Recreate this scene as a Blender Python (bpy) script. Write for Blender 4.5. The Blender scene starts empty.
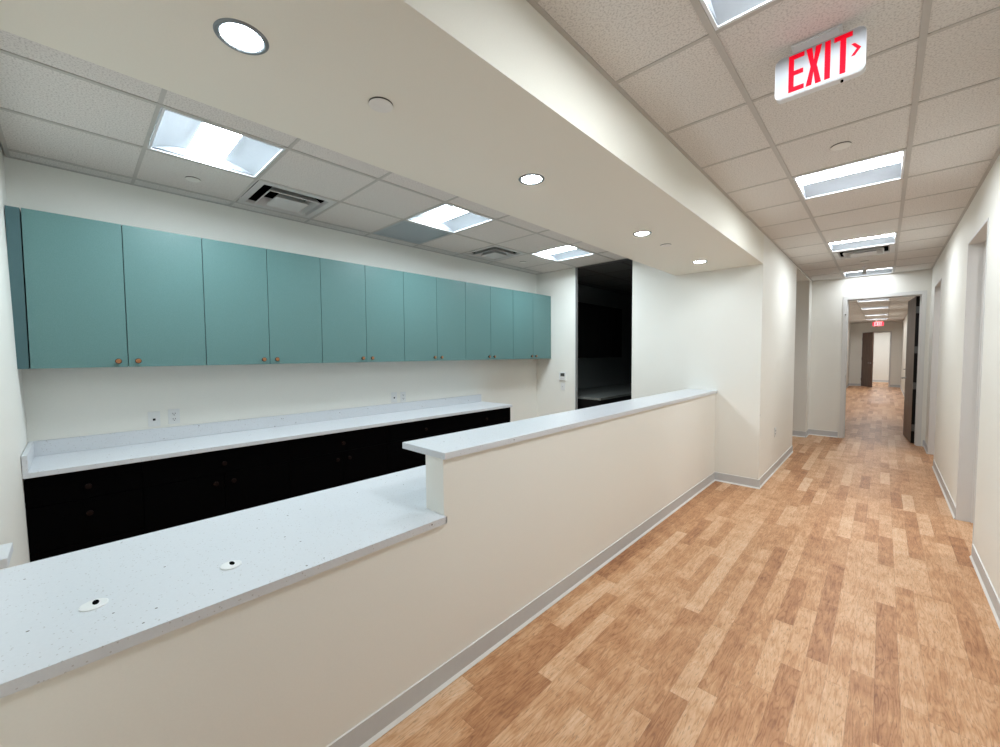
import bpy, bmesh, math, random
from mathutils import Vector, Matrix
random.seed(4)
sc = bpy.context.scene
COL = sc.collection
PI = math.pi

# ------------------------------------------------------------ camera
CAMZ = 1.491
ya, pi_, ro = math.radians(43.4702), math.radians(-2.6653), math.radians(-0.41597)
F = Vector((-math.sin(ya)*math.cos(pi_), math.cos(ya)*math.cos(pi_), math.sin(pi_)))
R0 = Vector((math.cos(ya), math.sin(ya), 0)); U0 = R0.cross(F)
RX = R0*math.cos(ro)+U0*math.sin(ro); UY = -R0*math.sin(ro)+U0*math.cos(ro)
cd = bpy.data.cameras.new('camera'); cam = bpy.data.objects.new('camera', cd); COL.objects.link(cam)
M = Matrix((RX, UY, -F)).transposed().to_4x4(); M.translation = (0, 0, CAMZ)
cam.matrix_world = M
cd.sensor_fit = 'HORIZONTAL'; cd.sensor_width = 36.0; cd.lens = 36.0*404.74/1000.0
cd.clip_start = 0.02; cd.clip_end = 100
sc.camera = cam

# ------------------------------------------------------------ world / exposure
w = bpy.data.worlds.new('world'); sc.world = w; w.use_nodes = True
w.node_tree.nodes['Background'].inputs[0].default_value = (0.9, 0.95, 1, 1)
w.node_tree.nodes['Background'].inputs[1].default_value = 0.05
sc.view_settings.view_transform = 'Standard'; sc.view_settings.look = 'None'
sc.view_settings.gamma = 1; sc.view_settings.use_curve_mapping = False
sc.view_settings.exposure = 1.90
ROOM_LAMP = 20.0      # reception troffer lens strength
CORR_LAMP = 16.0      # corridor troffer lens strength
DOWN_LAMP = 30.0      # downlight lens strength
FAR_LAMP = 14.5

# ------------------------------------------------------------ key dimensions (metres)
T = 0.6096
H = 2.76              # ceiling height
S = 2.443             # soffit underside
XW = -4.047           # cabinet wall
YN = -0.24            # near wall of the reception
YC = 5.125            # far wall of the reception
XP = -1.405           # corridor face of the half wall
XL = -0.963           # corridor left wall
XR = 0.506            # corridor right wall
YE = 9.15             # end wall with the open door
YB = -3.6             # corridor behind the camera
XQ = -1.883           # inner edge of soffit
YF = 23.8             # end of second corridor
X2L, X2R = -1.10, 0.54

# ------------------------------------------------------------ materials
def new_mat(name):
    m = bpy.data.materials.new(name); m.use_nodes = True
    return m, m.node_tree, m.node_tree.nodes['Principled BSDF']
def nd(nt, t, **kw):
    n = nt.nodes.new(t)
    for k, v in kw.items():
        setattr(n, k, v)
    return n
def pos(nt):
    return nd(nt, 'ShaderNodeNewGeometry').outputs['Position']
def mth(nt, op, a, b=None):
    n = nd(nt, 'ShaderNodeMath', operation=op)
    for i, v in enumerate((a, b)):
        if v is None: continue
        if isinstance(v, (int, float)): n.inputs[i].default_value = v
        else: nt.links.new(v, n.inputs[i])
    return n.outputs[0]
def ramp(nt, fac, stops, interp='LINEAR'):
    r = nd(nt, 'ShaderNodeValToRGB'); r.color_ramp.interpolation = interp
    el = r.color_ramp.elements
    while len(el) < len(stops): el.new(0.5)
    for e, (p, c) in zip(el, stops): e.position = p; e.color = (*c, 1)
    nt.links.new(fac, r.inputs[0]); return r.outputs[0]
def mixc(nt, fac, a, b, mode='MIX'):
    n = nd(nt, 'ShaderNodeMix', data_type='RGBA', blend_type=mode)
    for i, v in ((0, fac), (6, a), (7, b)):
        if isinstance(v, (int, float)): n.inputs[i].default_value = v
        elif isinstance(v, tuple): n.inputs[i].default_value = (*v, 1)
        else: nt.links.new(v, n.inputs[i])
    return n.outputs[2]

def paint(name, col, rough=0.6, bump=0.02, scale=160, spec=0.3):
    m, nt, b = new_mat(name)
    n = nd(nt, 'ShaderNodeTexNoise'); n.inputs['Scale'].default_value = scale
    nt.links.new(pos(nt), n.inputs['Vector'])
    c = mixc(nt, n.outputs['Fac'], tuple(x*0.98 for x in col), tuple(min(1, x*1.02) for x in col))
    nt.links.new(c, b.inputs['Base Color'])
    b.inputs['Roughness'].default_value = rough
    b.inputs['Specular IOR Level'].default_value = spec
    bp = nd(nt, 'ShaderNodeBump'); bp.inputs['Strength'].default_value = bump
    bp.inputs['Distance'].default_value = 0.002
    nt.links.new(n.outputs['Fac'], bp.inputs['Height']); nt.links.new(bp.outputs[0], b.inputs['Normal'])
    return m
def plain(name, col, rough=0.4, metal=0.0, spec=0.5):
    m, nt, b = new_mat(name)
    n = nd(nt, 'ShaderNodeTexNoise'); n.inputs['Scale'].default_value = 40
    nt.links.new(pos(nt), n.inputs['Vector'])
    nt.links.new(mixc(nt, n.outputs['Fac'], tuple(x*0.96 for x in col), tuple(min(1, x*1.03) for x in col)), b.inputs['Base Color'])
    b.inputs['Roughness'].default_value = rough; b.inputs['Metallic'].default_value = metal
    b.inputs['Specular IOR Level'].default_value = spec
    return m
def emit(name, col, st, base=(0.9, 0.9, 0.9)):
    m, nt, b = new_mat(name)
    b.inputs['Base Color'].default_value = (*base, 1)
    b.inputs['Emission Color'].default_value = (*col, 1); b.inputs['Emission Strength'].default_value = st
    b.inputs['Roughness'].default_value = 0.5
    return m

wall_m = paint('wall_paint', (0.86, 0.855, 0.80))
wallroom_m = wall_m
soffit_m = paint('soffit_paint', (0.83, 0.815, 0.73))
frame_m = paint('door_frame_paint', (0.72, 0.72, 0.71), rough=0.4, bump=0.0)
unlit_shade = paint('unlit_room_shade', (0.19, 0.205, 0.205), rough=0.6)  # shade of the unlit room put into its surface colour
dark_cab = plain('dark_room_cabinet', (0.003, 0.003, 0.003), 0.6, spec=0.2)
base_m = plain('black_laminate', (0.0012, 0.0012, 0.0014), 0.7, spec=0.02)
kick_m = plain('black_kick', (0.001, 0.001, 0.001), 0.8, spec=0.02)
vinyl_m = plain('grey_vinyl_base', (0.58, 0.60, 0.61), 0.45)
vinyl_edge = plain('caulk_and_toe_highlight', (0.85, 0.86, 0.84), 0.5)  # caulk line on top; highlight along the toe painted in as pale colour
tbar_m = plain('tee_bar_enamel', (0.52, 0.50, 0.47), 0.5)
white_metal = plain('white_enamel', (0.80, 0.82, 0.84), 0.35)
vent_m = plain('vent_enamel', (0.60, 0.60, 0.59), 0.4)
pan_m = plain('reflector_enamel', (0.36, 0.39, 0.42), 0.5, spec=0.2)
black_m = plain('black_void', (0.004, 0.004, 0.004), 0.9, spec=0.0)
chrome_m = plain('satin_steel', (0.5, 0.5, 0.5), 0.3, metal=1.0)
trim_m = plain('downlight_trim_grey', (0.22, 0.24, 0.25), 0.3, metal=0.6)
plate_m = plain('outlet_white', (0.80, 0.81, 0.80), 0.35)
grille_m = plain('return_grille_blue_grey', (0.40, 0.46, 0.49), 0.5)
screen_m = plain('thermostat_screen', (0.03, 0.035, 0.04), 0.2)
bronze_m = plain('knob_black', (0.03, 0.03, 0.03), 0.35, metal=0.5)
copper_m = plain('knob_copper', (0.42, 0.19, 0.09), 0.35, metal=0.8)
dim_copper = plain('knob_brown', (0.010, 0.005, 0.004), 0.7, spec=0.05)
lens_room = emit('troffer_lens_lit_cool', (0.82, 0.93, 1.0), ROOM_LAMP)
lens_corr = emit('troffer_lens_lit', (0.89, 0.95, 1.0), CORR_LAMP)
lens_far = emit('troffer_lens_lit_far', (0.95, 0.95, 0.95), FAR_LAMP)
down_lens = emit('downlight_lens_lit', (0.80, 0.92, 1.0), DOWN_LAMP)
exit_white = emit('exit_face_white', (0.9, 0.95, 1.0), 0.0, base=(0.50, 0.53, 0.57))
exit_red = emit('exit_letter_red', (1.0, 0.002, 0.02), 0.13, base=(0.72, 0.004, 0.02))
exit_red.node_tree.nodes['Principled BSDF'].inputs['Specular IOR Level'].default_value = 0.05

def make_teal():
    m, nt, b = new_mat('teal_laminate')
    n = nd(nt, 'ShaderNodeTexNoise'); n.inputs['Scale'].default_value = 260; n.inputs['Detail'].default_value = 3
    nt.links.new(pos(nt), n.inputs['Vector'])
    c = ramp(nt, n.outputs['Fac'], [(0.3, (0.098, 0.205, 0.200)), (0.7, (0.125, 0.245, 0.238))])
    nt.links.new(c, b.inputs['Base Color']); b.inputs['Roughness'].default_value = 0.42
    b.inputs['Specular IOR Level'].default_value = 0.45
    return m
teal_m = make_teal()
teal_side = plain('teal_side_panel', (0.06, 0.13, 0.14), 0.5)

def make_quartz(name, base, lo):
    m, nt, b = new_mat(name)
    p = pos(nt)
    v = nd(nt, 'ShaderNodeTexVoronoi'); v.inputs['Scale'].default_value = 150
    nt.links.new(p, v.inputs['Vector'])
    wn = nd(nt, 'ShaderNodeTexWhiteNoise'); nt.links.new(v.outputs['Color'], wn.inputs[0])
    sel = mth(nt, 'GREATER_THAN', wn.outputs['Value'], 0.90)
    rad = mth(nt, 'LESS_THAN', v.outputs['Distance'], 0.33)
    msk = mth(nt, 'MULTIPLY', sel, rad)
    n2 = nd(nt, 'ShaderNodeTexNoise'); n2.inputs['Scale'].default_value = 90; n2.inputs['Detail'].default_value = 6
    nt.links.new(p, n2.inputs['Vector'])
    bc = mixc(nt, n2.outputs['Fac'], tuple(x*0.93 for x in base), base)
    c = mixc(nt, mth(nt, 'MULTIPLY', msk, 0.6), bc, lo)
    v2 = nd(nt, 'ShaderNodeTexVoronoi'); v2.inputs['Scale'].default_value = 38
    nt.links.new(p, v2.inputs['Vector'])
    wn2 = nd(nt, 'ShaderNodeTexWhiteNoise'); nt.links.new(v2.outputs['Color'], wn2.inputs[0])
    m2 = mth(nt, 'MULTIPLY', mth(nt, 'GREATER_THAN', wn2.outputs['Value'], 0.93), mth(nt, 'LESS_THAN', v2.outputs['Distance'], 0.14))
    c = mixc(nt, m2, c, (0.12, 0.11, 0.10))
    nt.links.new(c, b.inputs['Base Color']); b.inputs['Roughness'].default_value = 0.3
    return m
quartz_m = make_quartz('white_speckled_quartz', (0.69, 0.715, 0.745), (0.38, 0.36, 0.34))

def make_tile():
    m, nt, b = new_mat('mineral_ceiling_tile')
    p = pos(nt)
    n = nd(nt, 'ShaderNodeTexNoise'); n.inputs['Scale'].default_value = 130; n.inputs['Detail'].default_value = 5
    nt.links.new(p, n.inputs['Vector'])
    c = ramp(nt, n.outputs['Fac'], [(0.36, (0.58, 0.555, 0.53)), (0.50, (0.75, 0.725, 0.69)), (0.7, (0.78, 0.76, 0.73))])
    nt.links.new(c, b.inputs['Base Color']); b.inputs['Roughness'].default_value = 0.95
    b.inputs['Specular IOR Level'].default_value = 0.1
    bp = nd(nt, 'ShaderNodeBump'); bp.inputs['Strength'].default_value = 0.35; bp.inputs['Distance'].default_value = 0.003
    nt.links.new(n.outputs['Fac'], bp.inputs['Height']); nt.links.new(bp.outputs[0], b.inputs['Normal'])
    return m
tile_m = make_tile()

def make_floor():
    m, nt, b = new_mat('oak_vinyl_plank')
    p = pos(nt)
    s = nd(nt, 'ShaderNodeSeparateXYZ'); nt.links.new(p, s.inputs[0])
    X, Y = s.outputs[0], s.outputs[1]
    W, L = 0.082, 0.60
    xr = mth(nt, 'DIVIDE', mth(nt, 'ADD', X, 20.0), W)
    row = mth(nt, 'FLOOR', xr)
    wr = nd(nt, 'ShaderNodeTexWhiteNoise', noise_dimensions='1D'); nt.links.new(row, wr.inputs['W'])
    yy = mth(nt, 'ADD', mth(nt, 'DIVIDE', mth(nt, 'ADD', Y, 20.0), L), mth(nt, 'MULTIPLY', wr.outputs['Value'], 7.3))
    # plank lengths vary along the row
    colr = mth(nt, 'FLOOR', yy)
    cmb = nd(nt, 'ShaderNodeCombineXYZ'); nt.links.new(row, cmb.inputs[0]); nt.links.new(colr, cmb.inputs[1])
    wc = nd(nt, 'ShaderNodeTexWhiteNoise', noise_dimensions='3D'); nt.links.new(cmb.outputs[0], wc.inputs[0])
    rnd = wc.outputs['Value']
    # vinyl board = two strips wide: a slower tone variation
    cmb2 = nd(nt, 'ShaderNodeCombineXYZ')
    nt.links.new(mth(nt, 'FLOOR', mth(nt, 'DIVIDE', row, 2.0)), cmb2.inputs[0])
    nt.links.new(mth(nt, 'FLOOR', mth(nt, 'DIVIDE', yy, 2.0)), cmb2.inputs[1])
    wd = nd(nt, 'ShaderNodeTexWhiteNoise', noise_dimensions='3D'); nt.links.new(cmb2.outputs[0], wd.inputs[0])
    tone = mth(nt, 'ADD', mth(nt, 'MULTIPLY', rnd, 0.62), mth(nt, 'MULTIPLY', wd.outputs['Value'], 0.38))
    # grain: stretched noise, shifted per plank
    off = nd(nt, 'ShaderNodeVectorMath', operation='MULTIPLY_ADD')
    nt.links.new(wc.outputs['Color'], off.inputs[0]); off.inputs[1].default_value = (5, 9, 3)
    mp = nd(nt, 'ShaderNodeVectorMath', operation='MULTIPLY'); nt.links.new(p, mp.inputs[0]); mp.inputs[1].default_value = (60, 9, 1)
    nt.links.new(mp.outputs[0], off.inputs[2])
    g = nd(nt, 'ShaderNodeTexNoise'); g.inputs['Scale'].default_value = 1.0; g.inputs['Detail'].default_value = 7; g.inputs['Roughness'].default_value = 0.65
    g.inputs['Distortion'].default_value = 0.6
    nt.links.new(off.outputs[0], g.inputs['Vector'])
    # cathedral figure: rings of a warped noise
    off2 = nd(nt, 'ShaderNodeVectorMath', operation='MULTIPLY_ADD')
    nt.links.new(wc.outputs['Color'], off2.inputs[0]); off2.inputs[1].default_value = (7, 5, 3)
    mp2 = nd(nt, 'ShaderNodeVectorMath', operation='MULTIPLY'); nt.links.new(p, mp2.inputs[0]); mp2.inputs[1].default_value = (11, 1.2, 1)
    nt.links.new(mp2.outputs[0], off2.inputs[2])
    g2 = nd(nt, 'ShaderNodeTexNoise'); g2.inputs['Scale'].default_value = 1.0; g2.inputs['Detail'].default_value = 3.0
    nt.links.new(off2.outputs[0], g2.inputs['Vector'])
    ring = mth(nt, 'SINE', mth(nt, 'MULTIPLY', g2.outputs['Fac'], 120.0))
    ring01 = mth(nt, 'SUBTRACT', 1.0, mth(nt, 'POWER', mth(nt, 'ADD', mth(nt, 'MULTIPLY', ring, 0.5), 0.5), 5.0))
    # broad mottling
    g3 = nd(nt, 'ShaderNodeTexNoise'); g3.inputs['Scale'].default_value = 7.0; g3.inputs['Detail'].default_value = 3
    nt.links.new(p, g3.inputs['Vector'])
    t2 = mth(nt, 'ADD', mth(nt, 'MULTIPLY', tone, 0.50),
             mth(nt, 'ADD', mth(nt, 'MULTIPLY', g.outputs['Fac'], 0.66), mth(nt, 'ADD', mth(nt, 'MULTIPLY', ring01, 0.13), mth(nt, 'MULTIPLY', g3.outputs['Fac'], 0.42))))
    t3 = mth(nt, 'SUBTRACT', t2, 0.32)
    c = ramp(nt, t3, [(0.16, (0.26, 0.100, 0.042)), (0.36, (0.45, 0.205, 0.090)), (0.54, (0.60, 0.315, 0.155)), (0.74, (0.74, 0.46, 0.27)), (0.92, (0.82, 0.58, 0.39))])
    # short dark pores in the grain
    mp4 = nd(nt, 'ShaderNodeVectorMath', operation='MULTIPLY'); nt.links.new(p, mp4.inputs[0]); mp4.inputs[1].default_value = (230, 26, 1)
    g4 = nd(nt, 'ShaderNodeTexNoise'); g4.inputs['Scale'].default_value = 1.0; g4.inputs['Detail'].default_value = 3
    nt.links.new(mp4.outputs[0], g4.inputs['Vector'])
    pore = ramp(nt, g4.outputs['Fac'], [(0.30, (0.55, 0.55, 0.55)), (0.43, (0, 0, 0))])
    c = mixc(nt, pore, c, (0.22, 0.10, 0.05))
    # fine joint lines
    fx = mth(nt, 'FRACT', xr); fy = mth(nt, 'FRACT', yy)
    jl = mth(nt, 'MAXIMUM', mth(nt, 'LESS_THAN', fx, 0.014), mth(nt, 'LESS_THAN', fy, 0.0028))
    c = mixc(nt, mth(nt, 'MULTIPLY', jl, 0.35), c, (0.14, 0.07, 0.04))
    nt.links.new(c, b.inputs['Base Color'])
    b.inputs['Roughness'].default_value = 0.42; b.inputs['Specular IOR Level'].default_value = 0.4
    bp = nd(nt, 'ShaderNodeBump'); bp.inputs['Strength'].default_value = 0.12; bp.inputs['Distance'].default_value = 0.002
    nt.links.new(g.outputs['Fac'], bp.inputs['Height']); nt.links.new(bp.outputs[0], b.inputs['Normal'])
    return m
floor_m = make_floor()

def make_walnut():
    m, nt, b = new_mat('walnut_door')
    mp = nd(nt, 'ShaderNodeVectorMath', operation='MULTIPLY'); nt.links.new(pos(nt), mp.inputs[0]); mp.inputs[1].default_value = (14, 14, 1.2)
    n = nd(nt, 'ShaderNodeTexNoise'); n.inputs['Scale'].default_value = 2.0; n.inputs['Detail'].default_value = 6
    nt.links.new(mp.outputs[0], n.inputs['Vector'])
    nt.links.new(ramp(nt, n.outputs['Fac'], [(0.3, (0.085, 0.046, 0.034)), (0.7, (0.19, 0.115, 0.085))]), b.inputs['Base Color'])
    b.inputs['Roughness'].default_value = 0.4
    return m
walnut_m = make_walnut()
edge_m = plain('door_edge_black', (0.008, 0.007, 0.007), 0.6, spec=0.2)

# ------------------------------------------------------------ mesh helpers
def box(bm, x0, x1, y0, y1, z0, z1, bev=0.0):
    x0, x1 = min(x0, x1), max(x0, x1); y0, y1 = min(y0, y1), max(y0, y1); z0, z1 = min(z0, z1), max(z0, z1)
    v = [bm.verts.new(c) for c in ((x0,y0,z0),(x1,y0,z0),(x1,y1,z0),(x0,y1,z0),(x0,y0,z1),(x1,y0,z1),(x1,y1,z1),(x0,y1,z1))]
    fs = [bm.faces.new([v[i] for i in q]) for q in ((0,3,2,1),(4,5,6,7),(0,1,5,4),(1,2,6,5),(2,3,7,6),(3,0,4,7))]
    if bev > 0:
        es = list({e for f in fs for e in f.edges})
        bmesh.ops.bevel(bm, geom=es, offset=bev, segments=2, profile=0.6, affect='EDGES')
    return fs
def quad(bm, *pts):
    return bm.faces.new([bm.verts.new(p) for p in pts])
def obj(name, bm, m, parent=None, loc=(0, 0, 0), rotz=0.0, smooth=False):
    bmesh.ops.recalc_face_normals(bm, faces=bm.faces)
    me = bpy.data.meshes.new(name); bm.to_mesh(me); bm.free()
    for mm in (m if isinstance(m, (list, tuple)) else [m]): me.materials.append(mm)
    if smooth:
        for p in me.polygons: p.use_smooth = True
    o = bpy.data.objects.new(name, me); COL.objects.link(o)
    o.location = loc; o.rotation_euler = (0, 0, rotz)
    if parent: o.parent = parent
    return o
def tag(o, label, cat, group=None):
    o['label'] = label; o['category'] = cat
    if group: o['group'] = group
    return o
def thing(name, label, cat, loc=(0, 0, 0), rotz=0.0, group=None):
    o = bpy.data.objects.new(name, None); COL.objects.link(o)
    o.empty_display_size = 0.1
    o.location = loc; o.rotation_euler = (0, 0, rotz)
    return tag(o, label, cat, group)
def struct(name, bm, m, parent=None):
    o = obj(name, bm, m, parent)
    if not parent: o['kind'] = 'structure'
    return o
def copy_tree(o, parent=None):
    c = o.copy(); COL.objects.link(c)
    if parent: c.parent = parent
    for ch in list(o.children): copy_tree(ch, c)
    return c
def lathe(bm, prof, seg=32, axis='z', c=(0, 0, 0)):
    rings = []
    for r, h in prof:
        ring = []
        for i in range(seg):
            a = 2*PI*i/seg
            p = (r*math.cos(a), r*math.sin(a), h)
            if axis == 'x': p = (h, r*math.cos(a), r*math.sin(a))
            if axis == 'y': p = (r*math.cos(a), h, r*math.sin(a))
            ring.append(bm.verts.new((p[0]+c[0], p[1]+c[1], p[2]+c[2])))
        rings.append(ring)
    for a, b in zip(rings, rings[1:]):
        for i in range(seg):
            bm.faces.new((a[i], a[(i+1) % seg], b[(i+1) % seg], b[i]))
    bm.faces.new(rings[0]); bm.faces.new(rings[-1])
def poly_prism(bm, pts, z0, z1):
    a = [bm.verts.new((x, y, z0)) for x, y in pts]; b = [bm.verts.new((x, y, z1)) for x, y in pts]
    bm.faces.new(a[::-1]); bm.faces.new(b)
    n = len(pts)
    for i in range(n): bm.faces.new((a[i], a[(i+1) % n], b[(i+1) % n], b[i]))
NB = bmesh.new

# ------------------------------------------------------------ shell: floor
bm = NB(); box(bm, -6.0, 3.2, YB-0.1, YF+4.2, -0.1, 0.0)
struct('floor', bm, floor_m)

# ------------------------------------------------------------ walls
bm = NB(); box(bm, XW-0.12, XW, YN-0.15, YC, 0, H+0.1); struct('wall_left', bm, wall_m)
bm = NB(); box(bm, XW, XL, YN-0.15, YN, 0, H+0.1)
for v in bm.verts:
    if v.co.y > YN-0.01: v.co.y = -0.207-0.0155*v.co.z
struct('wall_near', bm, wall_m)
bm = NB(); box(bm, XL-0.15, XL, YB, YN-0.15, 0, H+0.1); struct('wall_left_rear', bm, wall_m)
bm = NB(); box(bm, XL-0.15, XR+0.2, YB-0.12, YB, 0, H+0.1); struct('wall_rear', bm, wall_m)
# far wall of the reception, with the tall opening to the dark room
OX0, OX1 = -3.320, -2.437
bm = NB(); box(bm, XW-0.12, OX0, YC, YC+0.06, 0, H+0.1); struct('wall_far_left', bm, wall_m)
bm = NB(); box(bm, OX1, XL-0.15, YC, YC+0.14, 0, H+0.1); struct('wall_far', bm, wall_m)
# corridor left wall beyond the reception (column), with its side opening further on
YA0, YA1 = 7.38, 8.81
bm = NB()
box(bm, XL-0.15, XL, YC, YA0, 0, H+0.1)
struct('wall_corridor_left', bm, wall_m)
bm = NB()
box(bm, XL-0.15, XL, YA1, YE, 0, H+0.1)
box(bm, XL-0.15, XL, YA0, YA1, 2.735, H+0.1)
struct('wall_corridor_left_end', bm, wall_m)
# side passage behind that opening
bm = NB()
box(bm, XL-1.9, XL-0.15, YA1, YA1+0.12, 0, H+0.1)
struct('wall_passage_far', bm, wall_m)
bm = NB()
box(bm, XL-1.9, XL-0.15, YA0-0.12, YA0, 0, H+0.1); box(bm, XL-2.0, XL-1.9, YA0-0.12, YA1+0.12, 0, H+0.1)
struct('wall_passage_near', bm, wall_m)
bm = NB(); box(bm, XL-1.9, XL-0.15, YA0, YA1, 2.735, 2.85); struct('ceiling_passage', bm, wall_m)
# dark room: lack of light painted as dark walls and floor sheet
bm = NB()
box(bm, XW-0.12, XW, YC+0.14, 9.3, 0, H+0.1); struct('wall_dark_room_left', bm, unlit_shade)
bm = NB(); box(bm, XW-0.12, -2.3, 9.3, 9.42, 0, H+0.1); struct('wall_dark_room_far', bm, unlit_shade)
bm = NB(); box(bm, -2.437, -2.34, YC+0.14, 9.3, 0, H+0.1); struct('wall_dark_room_right', bm, unlit_shade)
bm = NB(); box(bm, XW-0.12, -2.3, YC+0.14, 9.42, 0.001, 0.006); struct('floor_dark_room', bm, unlit_shade)

# right wall with two door openings
D1a, D1b, D2a, D2b, DH = 4.426, 5.345, 7.60, 8.52, 2.42
XRo = XR+0.16
bm = NB()
box(bm, XR, XRo, YB, D1a, 0, H+0.1); box(bm, XR, XRo, D1b, D2a, 0, H+0.1); box(bm, XR, XRo, D2b, YE+0.14, 0, H+0.1)
box(bm, XR, XRo, D1a, D1b, DH, H+0.1); box(bm, XR, XRo, D2a, D2b, DH, H+0.1)
struct('wall_right', bm, wall_m)
bm = NB()
box(bm, XRo, 2.9, 3.7, 3.8, 0, H); box(bm, 2.8, 2.9, 3.8, 6.4, 0, H); box(bm, XRo, 2.9, 6.4, 6.5, 0, H)
box(bm, XRo, 2.9, 9.4, 9.5, 0, H); box(bm, 2.8, 2.9, 6.5, 9.4, 0, H)
struct('wall_right_rooms', bm, wall_m)


# end wall with the open door
EX0, EX1, EH = -0.475, 0.405, 2.385
YEo = YE+0.14
bm = NB()
box(bm, XL-0.15, EX0-0.02, YE, YEo, 0, H+0.1); box(bm, EX1+0.02, XRo, YE, YEo, 0, H+0.1)
box(bm, EX0-0.02, EX1+0.02, YE, YEo, EH+0.02, H+0.1)
struct('wall_end', bm, wall_m)
# second corridor
F0, F1, FH = -0.685, 0.19, 2.36
bm = NB()
box(bm, X2L-0.12, X2L, YEo, 17.0, 0, H+0.1); box(bm, X2L-0.12, X2L, 18.2, YF, 0, H+0.1); box(bm, X2L-0.12, X2L, 17.0, 18.2, 2.3, H+0.1)
box(bm, X2L-1.6, X2L-0.12, 18.2, 18.3, 0, H+0.1); box(bm, X2L-1.6, X2L-0.12, 16.9, 17.0, 0, H+0.1); box(bm, X2L-1.7, X2L-1.6, 16.9, 18.3, 0, H+0.1)
struct('wall_second_corridor_left', bm, wall_m)
bm = NB(); box(bm, X2R, X2R+0.12, YEo, YF, 0, H+0.1); struct('wall_second_corridor_right', bm, wall_m)
bm = NB()
box(bm, X2L-0.12, F0, YF, YF+0.14, 0, H+0.1); box(bm, F1, X2R+0.12, YF, YF+0.14, 0, H+0.1); box(bm, F0, F1, YF, YF+0.14, FH, H+0.1)
struct('wall_second_corridor_end', bm, wall_m)
bm = NB()
box(bm, X2L-0.6, X2R+0.6, YF+3.6, YF+3.7, 0, H+0.1); box(bm, X2L-0.7, X2L-0.6, YF+0.14, YF+3.7, 0, H+0.1)
box(bm, X2R+0.6, X2R+0.7, YF+0.14, YF+3.7, 0, H+0.1)
struct('wall_far_room', bm, wall_m)


# half wall between reception and corridor (low under the desk, high under the ledge)
YS = 1.112
XPi = XP-0.13
bm = NB()
poly = [(YN, 0), (YC, 0), (YC, 1.029), (YS, 1.029), (YS, 0.745), (YN, 0.745)]
a = [bm.verts.new((XP, y, z)) for y, z in poly]; b_ = [bm.verts.new((XPi, y, z)) for y, z in poly]
bm.faces.new(a); bm.faces.new(b_[::-1])
for i in range(6): bm.faces.new((a[i], a[(i+1) % 6], b_[(i+1) % 6], b_[i]))
struct('wall_reception', bm, wall_m)
# near stub that carries the small ledge at the left edge
bm = NB(); box(bm, XPi, XP, YN, -0.16, 0.776, 1.029); struct('wall_reception_stub', bm, wall_m)

# soffit over the counter
bm = NB(); box(bm, XQ, XL, YN, YC, S, H+0.1); struct('ceiling_soffit', bm, soffit_m)

# ------------------------------------------------------------ ceilings (tiles) and tee bars
def ceiling(name, tname, x0, x1, y0, y1, xs, ys, holes, mtile=None, z=H, mbar=None):
    """tiles hang between the tee bars; holes are cells (i, j) left open for fittings"""
    gx = [x0]+[x for x in xs if x0+0.01 < x < x1-0.01]+[x1]
    gy = [y0]+[y for y in ys if y0+0.01 < y < y1-0.01]+[y1]
    bm = NB(); g = 0.007
    for i in range(len(gx)-1):
        for j in range(len(gy)-1):
            cx, cy = (gx[i]+gx[i+1])/2, (gy[j]+gy[j+1])/2
            if any(abs(cx-hx) < 0.15 and abs(cy-hy) < 0.15 for hx, hy in holes): continue
            box(bm, gx[i]+g, gx[i+1]-g, gy[j]+g, gy[j+1]-g, z+0.001, z+0.016)
    # closed deck above keeps the plenum dark
    box(bm, x0, x1, y0, y1, z+0.22, z+0.26)
    struct(name, bm, mtile or tile_m)
    bm = NB(); h = 0.012
    for x in gx[1:-1]: box(bm, x-h, x+h, y0, y1, z-0.0035, z+0.03)
    for y in gy[1:-1]: 
        for i in range(len(gx)-1): box(bm, gx[i]+h, gx[i+1]-h, y-h*0.8, y+h*0.8, z-0.002, z+0.03)
    # wall angle
    t = 0.020
    box(bm, x0, x0+t, y0, y1, z-0.003, z+0.02); box(bm, x1-t, x1, y0, y1, z-0.003, z+0.02)
    box(bm, x0+t, x1-t, y0, y0+t, z-0.003, z+0.02); box(bm, x0+t, x1-t, y1-t, y1, z-0.003, z+0.02)
    # fascia strips closing the plenum edge
    struct(tname, bm, mbar or tbar_m)
cx_c = -0.5285+T/2              # centre of the middle corridor column
ys_c = [1.802+T*k for k in range(-10, 14)]
def yc(k): return 1.802+T*(k+0.5)
corr_l = [yc(-1), yc(3), yc(7), yc(11)]
cv = yc(8)
ceiling('ceiling', 'trim_1', XL, XR, YB, YE, [-0.5285, -0.5285+T], ys_c, [(cx_c, y) for y in corr_l+[cv]])
ys_r = [0.350+T*k for k in range(-2, 10)]
def yr(k): return 0.350+T*(k+0.5)
XA = -2.679
cxA, cxB = XA-T/2, XA-1.5*T
ceiling('ceiling_reception', 'trim_2', XW, XQ, YN, YC, [XA-2*T, XA-T, XA, XA+T], ys_r,
        [(cxA, yr(0)), (cxA, yr(3)), (cxA, yr(6)), (cxB, yr(1)), (cxB, yr(5)), (cxB, yr(3))])
shade_tile = paint('unlit_room_shade_tile', (0.11, 0.115, 0.115), rough=0.9)  # tiles darkened to stand for the unlit ceiling
ceiling('ceiling_dark_room', 'trim_3', XW, -2.34, YC+0.14, 9.3, [XA-2*T, XA-T, XA], [0.350+T*k for k in range(8, 16)], [], shade_tile, mbar=paint('unlit_room_shade_bar', (0.05, 0.05, 0.05), bump=0))  # tiles and bars carry the room's shade in their colour
bm = NB(); box(bm, OX0, OX1, YC, YC+0.14, H, H+0.1); struct('ceiling_opening', bm, shade_tile)
lf = [13.5+T*k for k in (0, 4, 9, 13)]
cx2 = -0.23
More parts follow.
